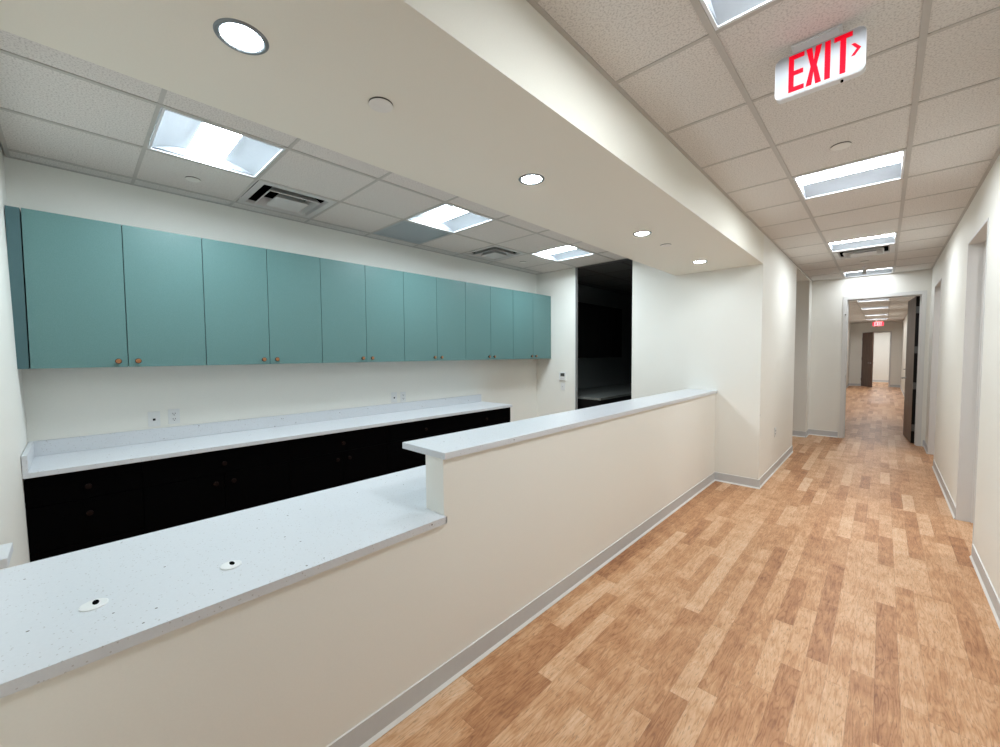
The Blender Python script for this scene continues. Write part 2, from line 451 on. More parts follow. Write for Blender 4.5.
ceiling('ceiling_second_corridor', 'trim_4', X2L, X2R, YEo, YF, [cx2-T/2, cx2+T/2], [13.5-T/2+T*k for k in range(-7, 19)], [(cx2, y) for y in lf])

ceiling('ceiling_far_room', 'trim_7', X2L-0.7, X2R+0.7, YF+0.14, YF+3.7, [-0.5+T*k for k in range(-3, 4)], [YF+1.5+T*k for k in range(-4, 5)], [(-0.5+T/2, YF+1.5+T/2)])
ceiling('ceiling_right_rooms', 'trim_8', XRo, 2.9, 3.8, 9.4, [1.2+T*k for k in range(-2, 4)], [4.6+T*k for k in range(-2, 9)], [(1.2+T/2, 4.6+T/2), (1.2+T/2, 4.6+5.5*T)])
# ------------------------------------------------------------ troffer lights
def make_troffer(label, lens, loc, group):
    """2x2 ft recessed light: white frame, curved side pans, lit centre lens (long axis = x)"""
    t = thing('ceiling_light', label, 'ceiling light', loc, 0, group)
    a = T/2-0.014; d = 0.055; lw = 0.095
    bm = NB()
    for sx in (-1, 1):
        box(bm, sx*a, sx*(a-0.012), -a, a, -0.004, 0.010)
        box(bm, -a+0.012, a-0.012, sx*a, sx*(a-0.012), -0.004, 0.010)
    obj('frame', bm, white_metal, t)
    bm = NB(); ai = a-0.012; n = 8
    for s in (-1, 1):
        prev = None
        for k in range(n+1):
            u = k/n; y = s*(ai-(ai-lw)*u); z = 0.002+d*math.sin(u*PI/2)**0.9
            cur = (bm.verts.new((-ai, y, z)), bm.verts.new((ai, y, z)))
            if prev: bm.faces.new((prev[0], prev[1], cur[1], cur[0]))
            prev = cur
    obj('reflector_pan', bm, pan_m, t, smooth=True)
    bm = NB()
    for s in (-1, 1):
        box(bm, s*ai, s*(ai+0.004), -ai, ai, 0.002, d+0.05)
    box(bm, -ai, ai, -ai, ai, d+0.05, d+0.06)
    obj('housing', bm, pan_m, t)
    bm = NB(); prev = None; n = 10
    for k in range(n+1):
        u = -1+2*k/n; y = lw*u; z = d-0.018*math.cos(u*PI/2)
        cur = (bm.verts.new((-ai+0.002, y, z)), bm.verts.new((ai-0.002, y, z)))
        if prev: bm.faces.new((prev[0], prev[1], cur[1], cur[0]))
        prev = cur
    obj('lens', bm, lens, t, smooth=True)
    return t
p = make_troffer('square recessed light in the reception ceiling, nearest, at upper left', lens_room, (cxA, yr(0), H), None)
q = copy_tree(p); q.location = (cxA, yr(3), H); q['label'] = 'square recessed light in the reception ceiling next to the blue grey panel'
q = copy_tree(p); q.location = (cxA, yr(6), H); q['label'] = 'square recessed light in the reception ceiling nearest the dark opening'
for x in [o for o in bpy.data.objects if o.name.startswith('ceiling_light') and not o.parent]: x['group'] = 'square lights in the reception ceiling'
labs = ['square corridor ceiling light cut by the top edge, before the exit sign',
        'square corridor ceiling light just beyond the large exit sign',
        'square corridor ceiling light touching the corridor air vent',
        'square corridor ceiling light closest to the open brown door',
        ]
p = make_troffer(labs[0], lens_corr, (cx_c, corr_l[0], H), 'square lights in the first corridor ceiling')
lens_end = emit('troffer_lens_lit_end', (0.89, 0.95, 1.0), CORR_LAMP*0.42)
for y, lb in list(zip(corr_l, labs))[1:]:
    q = copy_tree(p); q.location = (cx_c, y, H); q['label'] = lb
    if abs(y-yc(11)) < 0.01:
        for ch in q.children:
            if ch.name.startswith('lens'): ch.data = ch.data.copy(); ch.data.materials[0] = lens_end
labs = ['corridor ceiling light seen through the open doorway, first beyond it',
        'corridor ceiling light seen through the open doorway, second beyond it',
        'corridor ceiling light seen through the open doorway, third beyond it',
        'corridor ceiling light seen through the doorway, last before the small exit sign']
p = make_troffer(labs[0], lens_far, (cx2, lf[0], H), 'lights in the second corridor ceiling')
for y, lb in list(zip(lf, labs))[1:]:
    q = copy_tree(p); q.location = (cx2, y, H); q['label'] = lb
q = copy_tree(p); q.location = (1.2+T/2, 4.6+T/2, H); q['label'] = 'added unseen ceiling light behind the nearer right doorway'; del q['group']  # out of view, added to brighten the nearer door jamb
q = copy_tree(p); q.location = (1.2+T/2, 4.6+5.5*T, H); q['label'] = 'added unseen ceiling light behind the farther right doorway'; del q['group']  # out of view, added to brighten the farther door jamb
q = copy_tree(p); q.location = (-0.5+T/2, YF+1.5+T/2, H)
for ch in q.children:
    if ch.name.startswith('lens'): ch.data = ch.data.copy(); ch.data.materials[0] = emit('troffer_lens_bright', (0.92, 0.96, 1.0), 38.0)
q['label'] = 'ceiling light of the white room past the farthest doorway'; del q['group']

# ------------------------------------------------------------ downlights in the soffit
def make_downlight(label, loc):
    t = thing('downlight', label, 'downlight', loc, 0, 'round downlights in the soffit')
    bm = NB(); seg = 40
    prof = [(0.054, 0.0005), (0.056, -0.004), (0.066, -0.005), (0.071, -0.0005)]
    rings = [[bm.verts.new((r*math.cos(2*PI*i/seg), r*math.sin(2*PI*i/seg), z)) for i in range(seg)] for r, z in prof]
    for a, b in zip(rings, rings[1:]):
        for i in range(seg): bm.faces.new((a[i], a[(i+1) % seg], b[(i+1) % seg], b[i]))
    obj('trim_ring', bm, trim_m, t, smooth=True)
    bm = NB(); lathe(bm, [(0.0545, -0.0005), (0.050, -0.003), (0.02, -0.0035)], 40)
    obj('lens', bm, down_lens, t)
    return t
yd = [0.385, 1.755, 3.146, 4.533]
labs = ['round soffit downlight, nearest, above the speckled desk', 'round soffit downlight, second from the near end',
        'round soffit downlight, third along, near the small white cap', 'round soffit downlight closest to the far wall']
p = make_downlight(labs[0], (-1.417, yd[0], S))
for y, lb in list(zip(yd, labs))[1:]:
    q = copy_tree(p); q.location = (-1.417, y, S); q['label'] = lb

# ------------------------------------------------------------ concealed sprinkler caps
cap_m = plain('cap_white', (0.80, 0.79, 0.75), 0.5)
capgap_m = plain('cap_gap_shadow', (0.10, 0.09, 0.08), 0.8)  # dark ring colour stands in for the shadow in the gap
def cap(label, x, y, z, r=0.045):
    t = thing('sprinkler_cap', label, 'sprinkler', (x, y, z), 0, 'flat round sprinkler caps')
    bm = NB(); lathe(bm, [(r*0.99, 0.0), (r*0.99, -0.0015), (r*0.80, -0.002), (r*0.80, -0.0045)], 32); obj('gap_shadow_ring', bm, capgap_m, t)
    bm = NB(); lathe(bm, [(r*0.97, -0.0045), (r, -0.006), (r*0.96, -0.0075), (r*0.5, -0.0082)], 32); obj('cover_disc', bm, cap_m, t)
    return t
cap('flat round cap in the soffit between the two nearest downlights', -1.409, 0.841, S, 0.045)
cap('flat round cap in the soffit between the two farthest downlights', -1.415, 3.62, S, 0.045)
cap('flat round cap in the corridor ceiling between exit sign and light', -0.226, 3.299, H-0.0, 0.05)
cap('flat round cap in the reception ceiling below the nearest square light', -3.615, 0.641, H, 0.045)
cap('flat round cap in the reception ceiling near the far wall', -3.63, 4.30, H, 0.045)
cap('flat round cap in the corridor ceiling just past the air vent', -0.23, yc(9)+0.1, H, 0.045)
# pendent sprinkler
t = thing('pendent_sprinkler', 'small pendent sprinkler head hanging from the corridor ceiling before the doorway', 'sprinkler', (-0.243, 8.19, H))
bm = NB(); lathe(bm, [(0.035, 0.001), (0.035, -0.006), (0.014, -0.010), (0.012, -0.05)], 20); obj('escutcheon', bm, white_metal, t)
bm = NB(); lathe(bm, [(0.012, -0.05), (0.020, -0.055), (0.022, -0.075), (0.010, -0.085), (0.024, -0.090), (0.024, -0.105), (0.008, -0.108)], 20); obj('sprinkler_head', bm, vent_m, t)

# ------------------------------------------------------------ ceiling air diffusers
def make_vent(label, loc, m):
    t = thing('air_vent', label, 'air vent', loc, 0, 'square ceiling air vents')
    a = T/2-0.014; b = 0.242
    def ring(bm, h0, z0, h1, z1):
        p0 = [(-h0,-h0,z0),(h0,-h0,z0),(h0,h0,z0),(-h0,h0,z0)]; p1 = [(-h1,-h1,z1),(h1,-h1,z1),(h1,h1,z1),(-h1,h1,z1)]
        for i in range(4): quad(bm, p0[i], p0[(i+1) % 4], p1[(i+1) % 4], p1[i])
    bm = NB(); ring(bm, a, -0.002, b, -0.002); ring(bm, b, -0.002, b-0.012, 0.02); obj('face_frame', bm, m, t)
    bm = NB(); ring(bm, b-0.012, 0.02, b-0.012, 0.14); p_ = b-0.012
    quad(bm, (-p_,-p_,0.14), (p_,-p_,0.14), (p_,p_,0.14), (-p_,p_,0.14)); obj('duct_box', bm, black_m, t)
    bm = NB(); ring(bm, 0.192, -0.014, 0.145, 0.045); ring(bm, 0.192, -0.014, 0.186, -0.018); ring(bm, 0.186, -0.018, 0.140, 0.040); obj('louver', bm, m, t)
    bm = NB(); ring(bm, 0.124, -0.026, 0.075, 0.035); ring(bm, 0.124, -0.026, 0.114, -0.030)
    quad(bm, (-0.114,-0.114,-0.030), (0.114,-0.114,-0.030), (0.114,0.114,-0.030), (-0.114,0.114,-0.030)); obj('centre_plate', bm, m, t)
    return t
p = make_vent('square stepped air vent in the reception ceiling beside the nearest light', (cxB, yr(1), H), vent_m)
q = copy_tree(p); q.location = (cxB, yr(5), H); q['label'] = 'square stepped air vent in the reception ceiling near the far wall'
q = copy_tree(p); q.location = (cx_c, cv, H); q['label'] = 'square air vent in the corridor ceiling touching a light'
# return air panel
t = thing('return_grille', 'flat blue grey square panel in the reception ceiling beside the middle light', 'return grille', (cxB, yr(3), H))
a = T/2-0.014
bm = NB()
for s in (-1, 1):
    box(bm, s*a, s*(a-0.02), -a, a, -0.003, 0.008); box(bm, -a+0.02, a-0.02, s*a, s*(a-0.02), -0.003, 0.008)
obj('frame', bm, grille_m, t)
bm = NB()
n = 22
for k in range(n):
    y = -a+0.026+(2*a-0.052)*k/(n-1)
    quad(bm, (-a+0.02, y-0.010, 0.012), (a-0.02, y-0.010, 0.012), (a-0.02, y+0.013, 0.000), (-a+0.02, y+0.013, 0.000))
obj('louver', bm, grille_m, t)
bm = NB(); box(bm, -a, a, -a, a, 0.03, 0.04); obj('back_plate', bm, grille_m, t)

# ------------------------------------------------------------ exit signs
def make_exit(label, loc, sc_=1.0, arrow=True, w_=0.29, h_=0.158):
    """sign faces -y; origin at centre of plate"""
    t = thing('exit_sign', label, 'exit sign', loc)
    def rrect(w, h, r, y0, y1):
        bm = NB(); pts = []
        for cx, cz, a0 in ((w/2-r, h/2-r, 0), (-w/2+r, h/2-r, 90), (-w/2+r, -h/2+r, 180), (w/2-r, -h/2+r, 270)):
            for k in range(7):
                an = math.radians(a0+15*k); pts.append((cx+r*math.cos(an), cz+r*math.sin(an)))
        A = [bm.verts.new((x, y0, z)) for x, z in pts]; B = [bm.verts.new((x, y1, z)) for x, z in pts]
        bm.faces.new(A); bm.faces.new(B[::-1]); n = len(pts)
        for i in range(n): bm.faces.new((A[i], A[(i+1) % n], B[(i+1) % n], B[i]))
        return bm
    obj('housing', rrect(w_, h_, 0.024, 0.0, 0.036), white_metal, t)
    obj('face_plate', rrect(w_*0.985, h_*0.97, 0.024, -0.003, 0.0), exit_white, t)
    # canopy up to the ceiling
    zt = H-loc[2]
    bm = NB(); box(bm, -0.080, 0.062, 0.002, 0.034, h_/2, zt-0.001, 0.001); box(bm, -0.090, 0.072, -0.006, 0.042, zt-0.007, zt-0.0005, 0.001)
    obj('canopy', bm, white_metal, t)
    if arrow:
        bm = NB(); lathe(bm, [(0.004, -h_/2-0.008), (0.005, -h_/2-0.004), (0.004, -h_/2+0.001)], 12, c=(0.075, 0.018, 0)); obj('test_button', bm, black_m, t)
    # letters as blocks in unit cells; x measured as a fraction of the plate width
    Hh = h_*0.80; z0 = -h_/2+0.085*h_; z1 = h_/2-0.05*h_; y0, y1 = -0.0045, -0.003
    def X(f): return -w_/2+w_*(f+(0.012 if arrow else 0.0))
    def plank(bm, p):
        A = [bm.verts.new((x, y0, z)) for x, z in p]; B = [bm.verts.new((x, y1, z)) for x, z in p]
        bm.faces.new(A); bm.faces.new(B[::-1]); n = len(p)
        for i in range(n): bm.faces.new((A[i], A[(i+1) % n], B[(i+1) % n], B[i]))
    st = 0.062*w_; hb = Hh*0.135
    bm = NB(); x0, x1 = X(0.155), X(0.335)
    m1, m2 = (z0+z1)/2+hb/2, (z0+z1)/2-hb/2
    plank(bm, [(x0, z0), (x1, z0), (x1, z0+hb), (x0+st, z0+hb), (x0+st, m2), (x1-0.003, m2), (x1-0.003, m1), (x0+st, m1), (x0+st, z1-hb), (x1, z1-hb), (x1, z1), (x0, z1)])
    obj('letter_e', bm, exit_red, t)
    bm = NB(); x0, x1 = X(0.355), X(0.53); xm = (x0+x1)/2; zm = (z0+z1)/2; s = st*1.08
    plank(bm, [(x0, z0), (x0+s, z0), (xm, zm-Hh*0.17), (x1-s, z0), (x1, z0), (xm+s*0.52, zm), (x1, z1), (x1-s, z1), (xm, zm+Hh*0.17), (x0+s, z1), (x0, z1), (xm-s*0.52, zm)])
    obj('letter_x', bm, exit_red, t)
    bm = NB(); plank(bm, [(X(0.562), z0), (X(0.562)+st, z0), (X(0.562)+st, z1), (X(0.562), z1)]); obj('letter_i', bm, exit_red, t)
    bm = NB(); x0, x1 = X(0.66), X(0.85); xm = (x0+x1)/2
    plank(bm, [(xm-st/2, z0), (xm+st/2, z0), (xm+st/2, z1-hb), (x1, z1-hb), (x1, z1), (x0, z1), (x0, z1-hb), (xm-st/2, z1-hb)])
    obj('letter_t', bm, exit_red, t)
    if arrow:
        bm = NB(); x0, x1 = X(0.838), X(0.938); zc = 0.004; hh = h_*0.135; tk = 0.011
        plank(bm, [(x0, zc+hh), (x0+tk, zc+hh), (x1, zc), (x0+tk, zc-hh), (x0, zc-hh), (x1-tk*1.1, zc)])
        obj('arrow', bm, exit_red, t)
    return t
make_exit('large white exit sign with red letters and arrow hanging from the corridor ceiling', (-0.223, 2.10, 2.641), w_=0.288, h_=0.168)
e2 = make_exit('small glowing red exit sign far down the second corridor', (-0.20, 22.6, 2.63), arrow=False, w_=0.33, h_=0.17)
red_face = emit('far_exit_face', (1.0, 0.02, 0.05), 0.55, base=(0.7, 0.05, 0.06))
pale_red = emit('far_exit_letter', (1.0, 0.3, 0.3), 0.9, base=(0.8, 0.3, 0.3))
for ch in e2.children:
    if ch.name.startswith('face_plate'): ch.data.materials[0] = red_face
    if ch.name.startswith('letter'): ch.data.materials[0] = pale_red

# ------------------------------------------------------------ counters
bm = NB()
def slab_poly(bm, pts, z0, z1):
    poly_prism(bm, pts, z0, z1)
XD, XDb = -1.388, -2.152
t = thing('desk_counter', 'white speckled quartz desk counter, low, with two cable grommets', 'counter', (XD, 0.4, 0))
def ob_at(name, bm, m, t, **k):   # geometry in world space under an empty that has a location
    o = obj(name, bm, m, t, **k); o.location = Vector(o.location)-t.location; return o
bm = NB(); slab_poly(bm, [(XD, -0.216), (XD, YS+0.004), (XPi, YS+0.004) if False else (XD, YS-0.001), (XPi-0.001, YS-0.001), (XPi-0.001, 4.0), (XDb, 4.0), (XDb, -0.216)], 0.745, 0.776)
bmesh.ops.remove_doubles(bm, verts=bm.verts, dist=0.0001)
ob_at('worktop', bm, quartz_m, t)
bm = NB()
bm.free()
for y in (0.25, 1.7, 2.9, 3.96):
    bm = NB(); box(bm, XDb+0.05, XPi-0.001, y, y+0.03, 0.0, 0.745); ob_at('support_panel', bm, base_m, t)
def grommet(x, y):
    bm = NB(); lathe(bm, [(0.031, 0.0), (0.031, 0.0035), (0.028, 0.005), (0.010, 0.0052)], 32, c=(x, y, 0.776))
    g = ob_at('grommet', bm, plate_m, t)
    bm = NB()
    pts = [(0.016*math.cos(a_*PI/8)+x-0.006, 0.0075*math.sin(a_*PI/8)+y+0.004) for a_ in range(16)]
    poly_prism(bm, pts, 0.7812, 0.7818)
    o = obj('cable_slot', bm, black_m, g); return g
grommet(-1.637, 0.015); grommet(-1.603, 0.346)

XK, XKb = -1.388, -1.722
bm = NB(); box(bm, XKb, XK, YS-0.004, YC, 1.030, 1.061, 0.003)
tag(obj('ledge_counter', bm, quartz_m), 'long raised white quartz ledge capping the half wall', 'counter')
bm = NB(); box(bm, -1.50, XK, YN, -0.115, 1.030, 1.052, 0.002)
tag(obj('end_ledge', bm, quartz_m), 'short raised white quartz ledge at the left picture edge', 'counter')

# back worktop with its backsplash
ZC = 0.845; XBf = -3.47; YBe = 3.89
t = thing('back_worktop', 'long white quartz worktop on the black base cabinets along the wall', 'counter', (-3.75, 1.8, 0))
bm = NB(); box(bm, XW+0.001, XBf, -0.218, YBe, ZC-0.030, ZC, 0.002); ob_at('worktop', bm, quartz_m, t)
bm = NB(); box(bm, XW+0.001, XW+0.02, -0.218, YBe-0.02, ZC, ZC+0.10, 0.002); ob_at('backsplash', bm, quartz_m, t)
bm = NB(); box(bm, XW+0.02, XBf, -0.218, -0.196, ZC, ZC+0.10, 0.002); ob_at('side_splash', bm, quartz_m, t)

# ------------------------------------------------------------ knobs
def knob_bm(x, y, z, r=0.016):
    bm = NB()
    lathe(bm, [(0.006, 0.0), (0.006, 0.010), (0.010, 0.014), (r, 0.018), (r, 0.026), (r*0.8, 0.029)], 20, axis='x', c=(x, y, z))
    return bm
# ------------------------------------------------------------ base cabinets
XBc = -3.50
def base_unit(y0, y1, label, drawers_only=False):
    t = thing('base_cabinet', label, 'base cabinet', (XBc, (y0+y1)/2, 0), 0, 'black base cabinets under the back worktop')
    g = 0.002; zt = ZC-0.030
    bm = NB(); box(bm, XW+0.03, XBc-0.02, y0, y1, 0.09, zt-0.0005); ob_at('body', bm, base_m, t)
    bm = NB(); box(bm, XW+0.03, XBc-0.07, y0, y1, 0.0, 0.09); ob_at('kick_plate', bm, kick_m, t)
    zd = 0.635
    bm = NB(); box(bm, XBc-0.019, XBc, y0+g, y1-g, zd+g, zt-0.004, 0.001); d = ob_at('drawer', bm, base_m, t)
    yc_ = (y0+y1)/2
    o = obj('knob', knob_bm(XBc, yc_, 0.712), dim_copper, d); o['label'] = 'dark copper round knob'
    if drawers_only:
        for z0_, z1_, zk in ((0.37, zd, 0.548), (0.10, 0.37, 0.28)):
            bm = NB(); box(bm, XBc-0.019, XBc, y0+g, y1-g, z0_+g, z1_-g, 0.001); d = ob_at('drawer', bm, base_m, t)
            obj('knob', knob_bm(XBc, yc_, zk), dim_copper, d)
    else:
        for s in (-1, 1):
            bm = NB()
            if s < 0: box(bm, XBc-0.019, XBc, y0+g, yc_-g, 0.10, zd-g, 0.001)
            else: box(bm, XBc-0.019, XBc, yc_+g, y1-g, 0.10, zd-g, 0.001)
            d = ob_at('door', bm, base_m, t)
            obj('knob', knob_bm(XBc, yc_+s*0.055, 0.572), dim_copper, d)
    return t
YB0 = 0.285; WB = (YBe-0.005-YB0)/4
base_unit(-0.212, YB0, 'narrow black drawer cabinet under the worktop beside the near wall', True)
for k, lb in enumerate(['black base cabinet under the worktop, first beyond the narrow drawer cabinet',
                        'black base cabinet under the worktop, second beyond the narrow drawer cabinet',
                        'black base cabinet under the worktop, just left of the one at the far end',
                        'black base cabinet at the far end of the worktop, mostly behind the ledge']):
    base_unit(YB0+WB*k, YB0+WB*(k+1), lb)

# ------------------------------------------------------------ teal wall cabinets
XC = -3.753; ZT, ZB = 2.386, 1.426; Y0 = -0.179; WD = (YC-0.012-Y0)/12
def upper(k, label):
    y0 = Y0+2*WD*k; y1 = y0+2*WD; ym = y0+WD; g = 0.0022
    t = thing('wall_cabinet', label, 'wall cabinet', (XC, ym, ZB), 0, 'teal wall cabinets in a row')
    bm = NB(); box(bm, XW, XC-0.021, y0+0.0005, y1-0.0005, ZB+0.004, ZT-0.002); ob_at('body', bm, teal_side, t)
    for a, b, ky in ((y0+g, ym-g, ym-0.050), (ym+g, y1-g, ym+0.050)):
        bm = NB(); box(bm, XC-0.019, XC, a, b, ZB, ZT, 0.0012); d = ob_at('door', bm, teal_m, t)
        kn = obj('knob', knob_bm(XC, ky, ZB+0.040, 0.0175), bronze_m, d); kn['label'] = 'round copper faced knob'
        bm = NB(); lathe(bm, [(0.0145, 0.029), (0.0145, 0.0305), (0.012, 0.0315)], 18, axis='x', c=(XC, ky, ZB+0.040))
        kn.data.materials.append(copper_m)
        b2 = bmesh.new(); b2.from_mesh(kn.data); n0 = len(b2.faces)
        lathe(b2, [(0.0145, 0.0292), (0.0145, 0.0305), (0.012, 0.0315)], 18, axis='x', c=(XC, ky, ZB+0.040))
        b2.faces.ensure_lookup_table()
        for f in b2.faces[n0:]: f.material_index = 1
        bmesh.ops.recalc_face_normals(b2, faces=b2.faces)
        b2.to_mesh(kn.data); b2.free(); bm.free()
    return t
ul = ['teal wall cabinet at the near end, beside the near wall', 'teal wall cabinet, second in the row from the near wall',
      'teal wall cabinet, third in the row from the near wall', 'teal wall cabinet, fourth in the row from the near wall',
      'teal wall cabinet, last but one before the far wall', 'teal wall cabinet at the far end, touching the far wall']
ts = [upper(k, lb) for k, lb in enumerate(ul)]
bm = NB(); box(bm, XW, XC-0.006, YN+0.001, Y0-0.004, ZB, ZT)
f = ob_at('filler_panel', bm, teal_side, ts[0]); f['label'] = 'darker recessed teal filler strip against the near wall'

# ------------------------------------------------------------ dark room furniture
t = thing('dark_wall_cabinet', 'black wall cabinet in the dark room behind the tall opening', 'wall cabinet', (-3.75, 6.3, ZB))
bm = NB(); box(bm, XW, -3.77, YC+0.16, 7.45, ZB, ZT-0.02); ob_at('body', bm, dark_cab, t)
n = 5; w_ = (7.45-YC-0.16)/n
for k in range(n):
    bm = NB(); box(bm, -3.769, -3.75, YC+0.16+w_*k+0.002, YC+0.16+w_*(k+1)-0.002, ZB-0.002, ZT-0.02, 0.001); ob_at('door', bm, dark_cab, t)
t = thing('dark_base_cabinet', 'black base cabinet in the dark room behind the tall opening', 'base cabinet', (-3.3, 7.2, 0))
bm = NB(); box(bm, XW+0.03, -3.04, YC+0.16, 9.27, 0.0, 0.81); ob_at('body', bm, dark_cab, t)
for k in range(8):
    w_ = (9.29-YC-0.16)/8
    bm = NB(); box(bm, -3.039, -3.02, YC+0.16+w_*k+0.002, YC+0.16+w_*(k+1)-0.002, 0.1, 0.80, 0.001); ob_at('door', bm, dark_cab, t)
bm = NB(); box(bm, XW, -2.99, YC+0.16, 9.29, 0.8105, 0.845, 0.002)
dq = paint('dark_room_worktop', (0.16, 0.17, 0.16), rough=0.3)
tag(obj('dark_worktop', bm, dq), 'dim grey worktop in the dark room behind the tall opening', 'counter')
# slim metal edge trims of the opening
bm = NB(); box(bm, OX0, OX0+0.012, YC-0.002, YC+0.05, 0, H-0.004)
struct('trim_5', bm, plain('opening_trim_grey', (0.36, 0.37, 0.37), 0.5))

# ------------------------------------------------------------ wall plates
def plate(name, label, loc, kind, face, cat, group=None):
    """face: +x plates live on the cabinet wall, -y plates on the far wall, '+X' on corridor wall"""
    t = thing(name, label, cat, loc, 0, group)
    if face == 'x': t.rotation_euler = (0, 0, PI/2)
    def b(x0, x1, z0, z1, d0, d1, m, nm, bev=0.0, par=t):
        bm = NB(); box(bm, x0, x1, -d1, -d0, z0, z1, bev); return obj(nm, bm, m, par)
    b(-0.036, 0.036, -0.058, 0.058, 0.0, 0.006, plate_m, 'cover_plate', 0.0015)
    if kind == 'duplex':
        for s in (-1, 1):
            r = b(-0.018, 0.018, s*0.021-0.015, s*0.021+0.015, 0.006, 0.0085, plate_m, 'receptacle', 0.001)
            for x in (-0.007, 0.007): b(x-0.0016, x+0.0016, s*0.021-0.002, s*0.021+0.008, 0.0085, 0.0092, black_m, 'socket_slot', par=r)
            b(-0.003, 0.003, s*0.021-0.011, s*0.021-0.006, 0.0085, 0.0092, black_m, 'socket_slot', par=r)
    elif kind == 'data':
        b(-0.008, 0.008, -0.012, 0.004, 0.006, 0.0085, black_m, 'data_port')
    elif kind == 'switch':
        b(-0.010, 0.010, -0.022, 0.022, 0.006, 0.011, plate_m, 'rocker', 0.001)
        b(-0.004, 0.004, -0.004, 0.004, 0.011, 0.0115, screen_m, 'indicator')
    return t
gp = 'wall plates above the back worktop'
plate('data_outlet', 'white data outlet plate above the worktop, left of the near pair', (XW, 0.412, 1.018), 'data', 'x', 'outlet', gp)
plate('power_outlet', 'white double power outlet above the worktop, right of the near pair', (XW, 0.532, 1.024), 'duplex', 'x', 'outlet', gp)
plate('data_outlet', 'white data outlet plate above the worktop, left of the far pair', (XW, 2.507, 1.012), 'data', 'x', 'outlet', gp)
plate('power_outlet', 'white double power outlet above the worktop, right of the far pair', (XW, 2.626, 1.010), 'duplex', 'x', 'outlet', gp)
plate('power_outlet', 'white outlet plate low on the corridor wall past the ledge', (XL, 6.0, 0.50), 'duplex', 'x', 'outlet')
plate('light_switch', 'small white switch plate below the thermostat', (-3.537, YC, 1.0), 'switch', 'y', 'light switch')
t = thing('thermostat', 'white wall thermostat with dark screen beside the tall dark opening', 'thermostat', (-3.537, YC, 1.155))
bm = NB(); box(bm, -0.058, 0.058, -0.024, 0, -0.060, 0.060, 0.004); obj('casing', bm, plate_m, t)
bm = NB(); box(bm, -0.030, 0.044, -0.026, -0.0235, 0.000, 0.048, 0.001); obj('screen', bm, screen_m, t)
bm = NB(); box(bm, -0.040, 0.040, -0.0255, -0.0235, -0.045, -0.030, 0.0005); obj('button', bm, vent_m, t)

# ------------------------------------------------------------ vinyl base
def basebd(name, segs):
    """segs: list of (x0,y0,x1,y1,nx,ny): wall line and the outward normal of its face"""
    bm = NB()
    for (x0, y0, x1, y1, nx, ny) in segs:
        prof = [(0, 0), (0.016, 0), (0.015, 0.004), (0.007, 0.016), (0.006, 0.100), (0, 0.102)]
        A = [bm.verts.new((x0+nx*d, y0+ny*d, z)) for d, z in prof]; B = [bm.verts.new((x1+nx*d, y1+ny*d, z)) for d, z in prof]
        n = len(prof)
        for i in range(n):
            f = bm.faces.new((A[i], A[(i+1) % n], B[(i+1) % n], B[i]))
            f.material_index = 1 if i in (0, 1, 2, 4) else 0
        bm.faces.new(A[::-1]); bm.faces.new(B)
    struct(name, bm, [vinyl_m, vinyl_edge])
e = 0.0
basebd('baseboard_reception', [(XP, YN, XP, YC, 1, 0)])
basebd('baseboard_column', [(XP, YC, XL+0.016, YC, 0, -1), (XL, YC-0.006, XL, YA0, 1, 0)])
basebd('baseboard_left', [(XL-0.15, YA1, XL, YA1, 0, -1), (XL-1.9, YA1, XL-0.15, YA1, 0, -1), (XL, YA1, XL, YE, 1, 0)])
basebd('baseboard_end', [(XL, YE, EX0-0.075, YE, 0, -1), (EX1+0.075, YE, XR, YE, 0, -1)])
basebd('baseboard_right', [(XR, YB, XR, D1a, -1, 0), (XR, D1b, XR, D2a, -1, 0), (XR, D2b, XR, YE, -1, 0)])
basebd('baseboard_second_left', [(X2L, YEo, X2L, 17.0, 1, 0), (X2L, 18.2, X2L, YF, 1, 0)])
basebd('baseboard_second_right', [(X2R, YEo, X2R, 13.2, -1, 0), (X2R, 14.3, X2R, YF, -1, 0)])
basebd('baseboard_second_end', [(X2L, YF, F0, YF, 0, -1), (F1, YF, X2R, YF, 0, -1)])
basebd('baseboard_far_room', [(X2L-0.6, YF+3.6, X2R+0.6, YF+3.6, 0, -1)])
basebd('baseboard_far', [(OX1, YC, XPi, YC, 0, -1), (XW+0.01, YC, OX0-0.06, YC, 0, -1)])

# ------------------------------------------------------------ doors
hinge_m = plain('dull_hinge_steel', (0.16, 0.16, 0.16), 0.45, metal=0.8)
def hinges(par, x, y, zs):
    for z in zs:
        bm = NB(); box(bm, x-0.022, x+0.022, y-0.004, y, z-0.055, z+0.055, 0.0008)
        lathe(bm, [(0.007, z-0.057), (0.008, z), (0.007, z+0.057)], 12, c=(x+0.024, y-0.004, 0))
        h = obj('hinge', bm, hinge_m, par)
def lever(par, w, s, z=1.03, y=0.0):
    """lever on the face x = s*0.0225 of a leaf that runs along +y from its hinge"""
    xf = s*0.0225
    bm = NB()
    lathe(bm, [(0.030, xf), (0.030, xf+s*0.008), (0.012, xf+s*0.010), (0.011, xf+s*0.055)], 20, axis='x', c=(0, w-0.07, z))
    box(bm, xf+s*0.045, xf+s*0.062, w-0.19, w-0.055, z-0.010, z+0.010, 0.003)
    obj('lever_handle', bm, chrome_m, par)
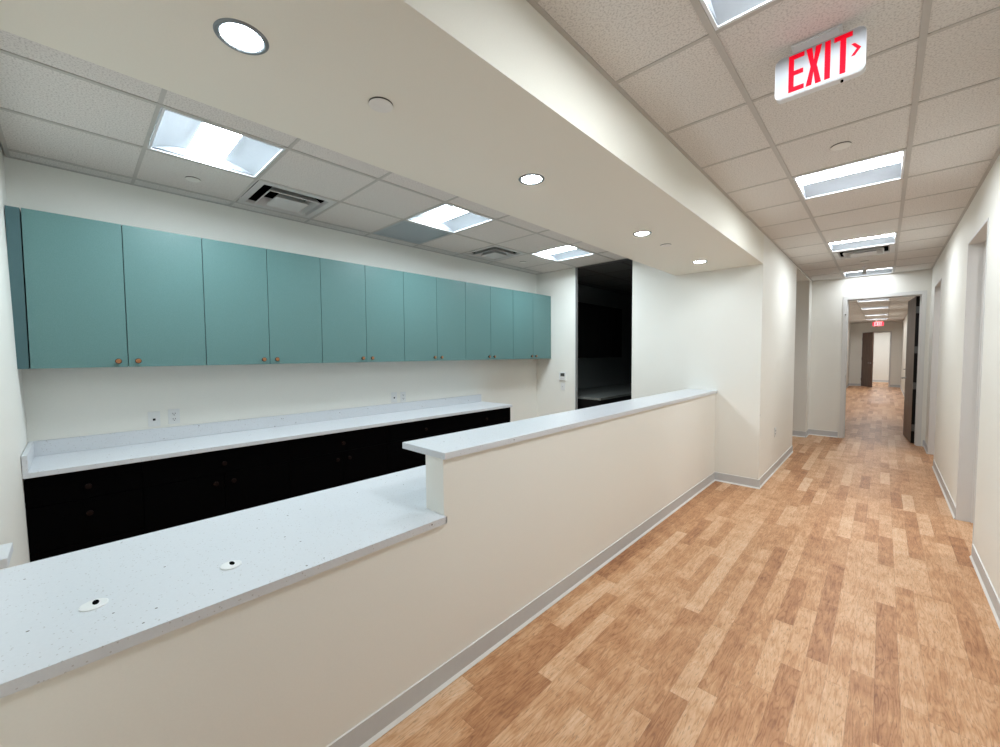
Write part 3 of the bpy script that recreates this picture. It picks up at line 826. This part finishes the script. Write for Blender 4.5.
def leaf(parent, loc, rotz, w, h, hz, lev=True):
    """door leaf, hinge at origin, running along local +y, 45 mm thick"""
    bm = NB(); box(bm, -0.0225, 0.0225, 0, w, 0.012, h, 0.001)
    bm.faces.ensure_lookup_table()
    for f in bm.faces:
        c = f.calc_center_median(); 
        f.material_index = 1 if c.y < 0.002 else 0
    l = obj('door_leaf', bm, [walnut_m, edge_m], parent, loc=loc, rotz=rotz)
    if lev:
        lever(l, w, -1); lever(l, w, 1)
    hinges(l, 0, 0.0, hz)
    return l
def frame_y(parent, x0, x1, y0, y1, h, fw=0.055, d=0.012):
    """steel frame lining an opening in a wall that runs along x"""
    bm = NB()
    box(bm, x0-fw, x0, y0-d, y1+d, 0, h+fw); box(bm, x1, x1+fw, y0-d, y1+d, 0, h+fw); box(bm, x0, x1, y0-d, y1+d, h, h+fw)
    ym = y0+0.06
    box(bm, x0, x0+0.014, ym, ym+0.03, 0, h); box(bm, x1-0.014, x1, ym, ym+0.03, 0, h); box(bm, x0+0.014, x1-0.014, ym, ym+0.03, h-0.014, h)
    return obj('frame', bm, frame_m, parent)
def frame_x(parent, y0, y1, x0, x1, h, fw=0.045, d=0.004, m=None):
    bm = NB()
    box(bm, x0-d, x1+d, y0-0.002, y0+0.012, 0, h); box(bm, x0-d, x1+d, y1-0.012, y1+0.002, 0, h); box(bm, x0-d, x1+d, y0+0.012, y1-0.012, h-0.012, h+0.002)
    xm = x0+0.085
    box(bm, xm, xm+0.035, y0+0.012, y0+0.026, 0, h-0.012); box(bm, xm, xm+0.035, y1-0.026, y1-0.012, 0, h-0.012); box(bm, xm, xm+0.035, y0+0.026, y1-0.026, h-0.026, h-0.012)
    return obj('frame', bm, m or frame_m, parent)
def door_root(name):
    o = bpy.data.objects.new(name, None); COL.objects.link(o); o['kind'] = 'structure'; return o
# door_1: end of the first corridor, leaf swung away from us
d = door_root('door_1')
fr = frame_y(d, EX0, EX1, YE, YEo, EH)
fr.data.materials[0] = paint('end_frame_paint', (0.74, 0.74, 0.72), rough=0.35, bump=0)
l = leaf(d, (EX1-0.030, YEo+0.022, 0), math.radians(4.5), 0.86, EH-0.01, (0.26, 0.94, 1.52, 2.16))
bm = NB(); box(bm, EX0-0.002, EX0+0.003, YE+0.03, YE+0.055, 0.98, 1.10, 0.0008); obj('strike_plate', bm, chrome_m, d)
bm = NB(); lathe(bm, [(0.005, YE-0.03), (0.009, YE-0.028), (0.009, YE-0.013)], 12, axis='y', c=(EX0-0.02, 0, 2.13)); obj('stop_peg', bm, black_m, d)
# door_2, door_3: openings in the right wall
d = door_root('door_2'); frame_x(d, D1a, D1b, XR, XRo, DH)
d = door_root('door_3'); frame_x(d, D2a, D2b, XR, XRo, DH)
# door_4: brown leaf standing open against the right wall of the second corridor
d = door_root('door_4')
bm = NB()
box(bm, X2R-0.012, X2R, 13.25, 13.30, 0, 2.4); box(bm, X2R-0.012, X2R, 14.2, 14.25, 0, 2.4); box(bm, X2R-0.012, X2R, 13.30, 14.2, 2.35, 2.4)
obj('frame', bm, frame_m, d)
l = leaf(d, (X2R-0.065, 14.30, 0), math.radians(0.6), 0.88, 2.34, (0.26, 0.94, 1.52, 2.16))
# door_5: far doorway with a dark leaf opened towards us
d = door_root('door_5')
frame_y(d, F0, F1, YF, YF+0.14, FH-0.03, fw=0.03)
l = leaf(d, (F0+0.01, YF-0.03, 0), math.radians(180+23), 0.86, FH-0.04, (0.3, 1.2, 2.05))
l.rotation_euler[2] = math.radians(-157)

# small scuff at the column corner is a chip in the paint
bm = NB(); lathe(bm, [(0.001, 0.0), (0.006, 0.0008), (0.0015, 0.0016)], 10, axis='x', c=(XL, YC+0.012, 0.812))
struct('trim_6', bm, bronze_m)
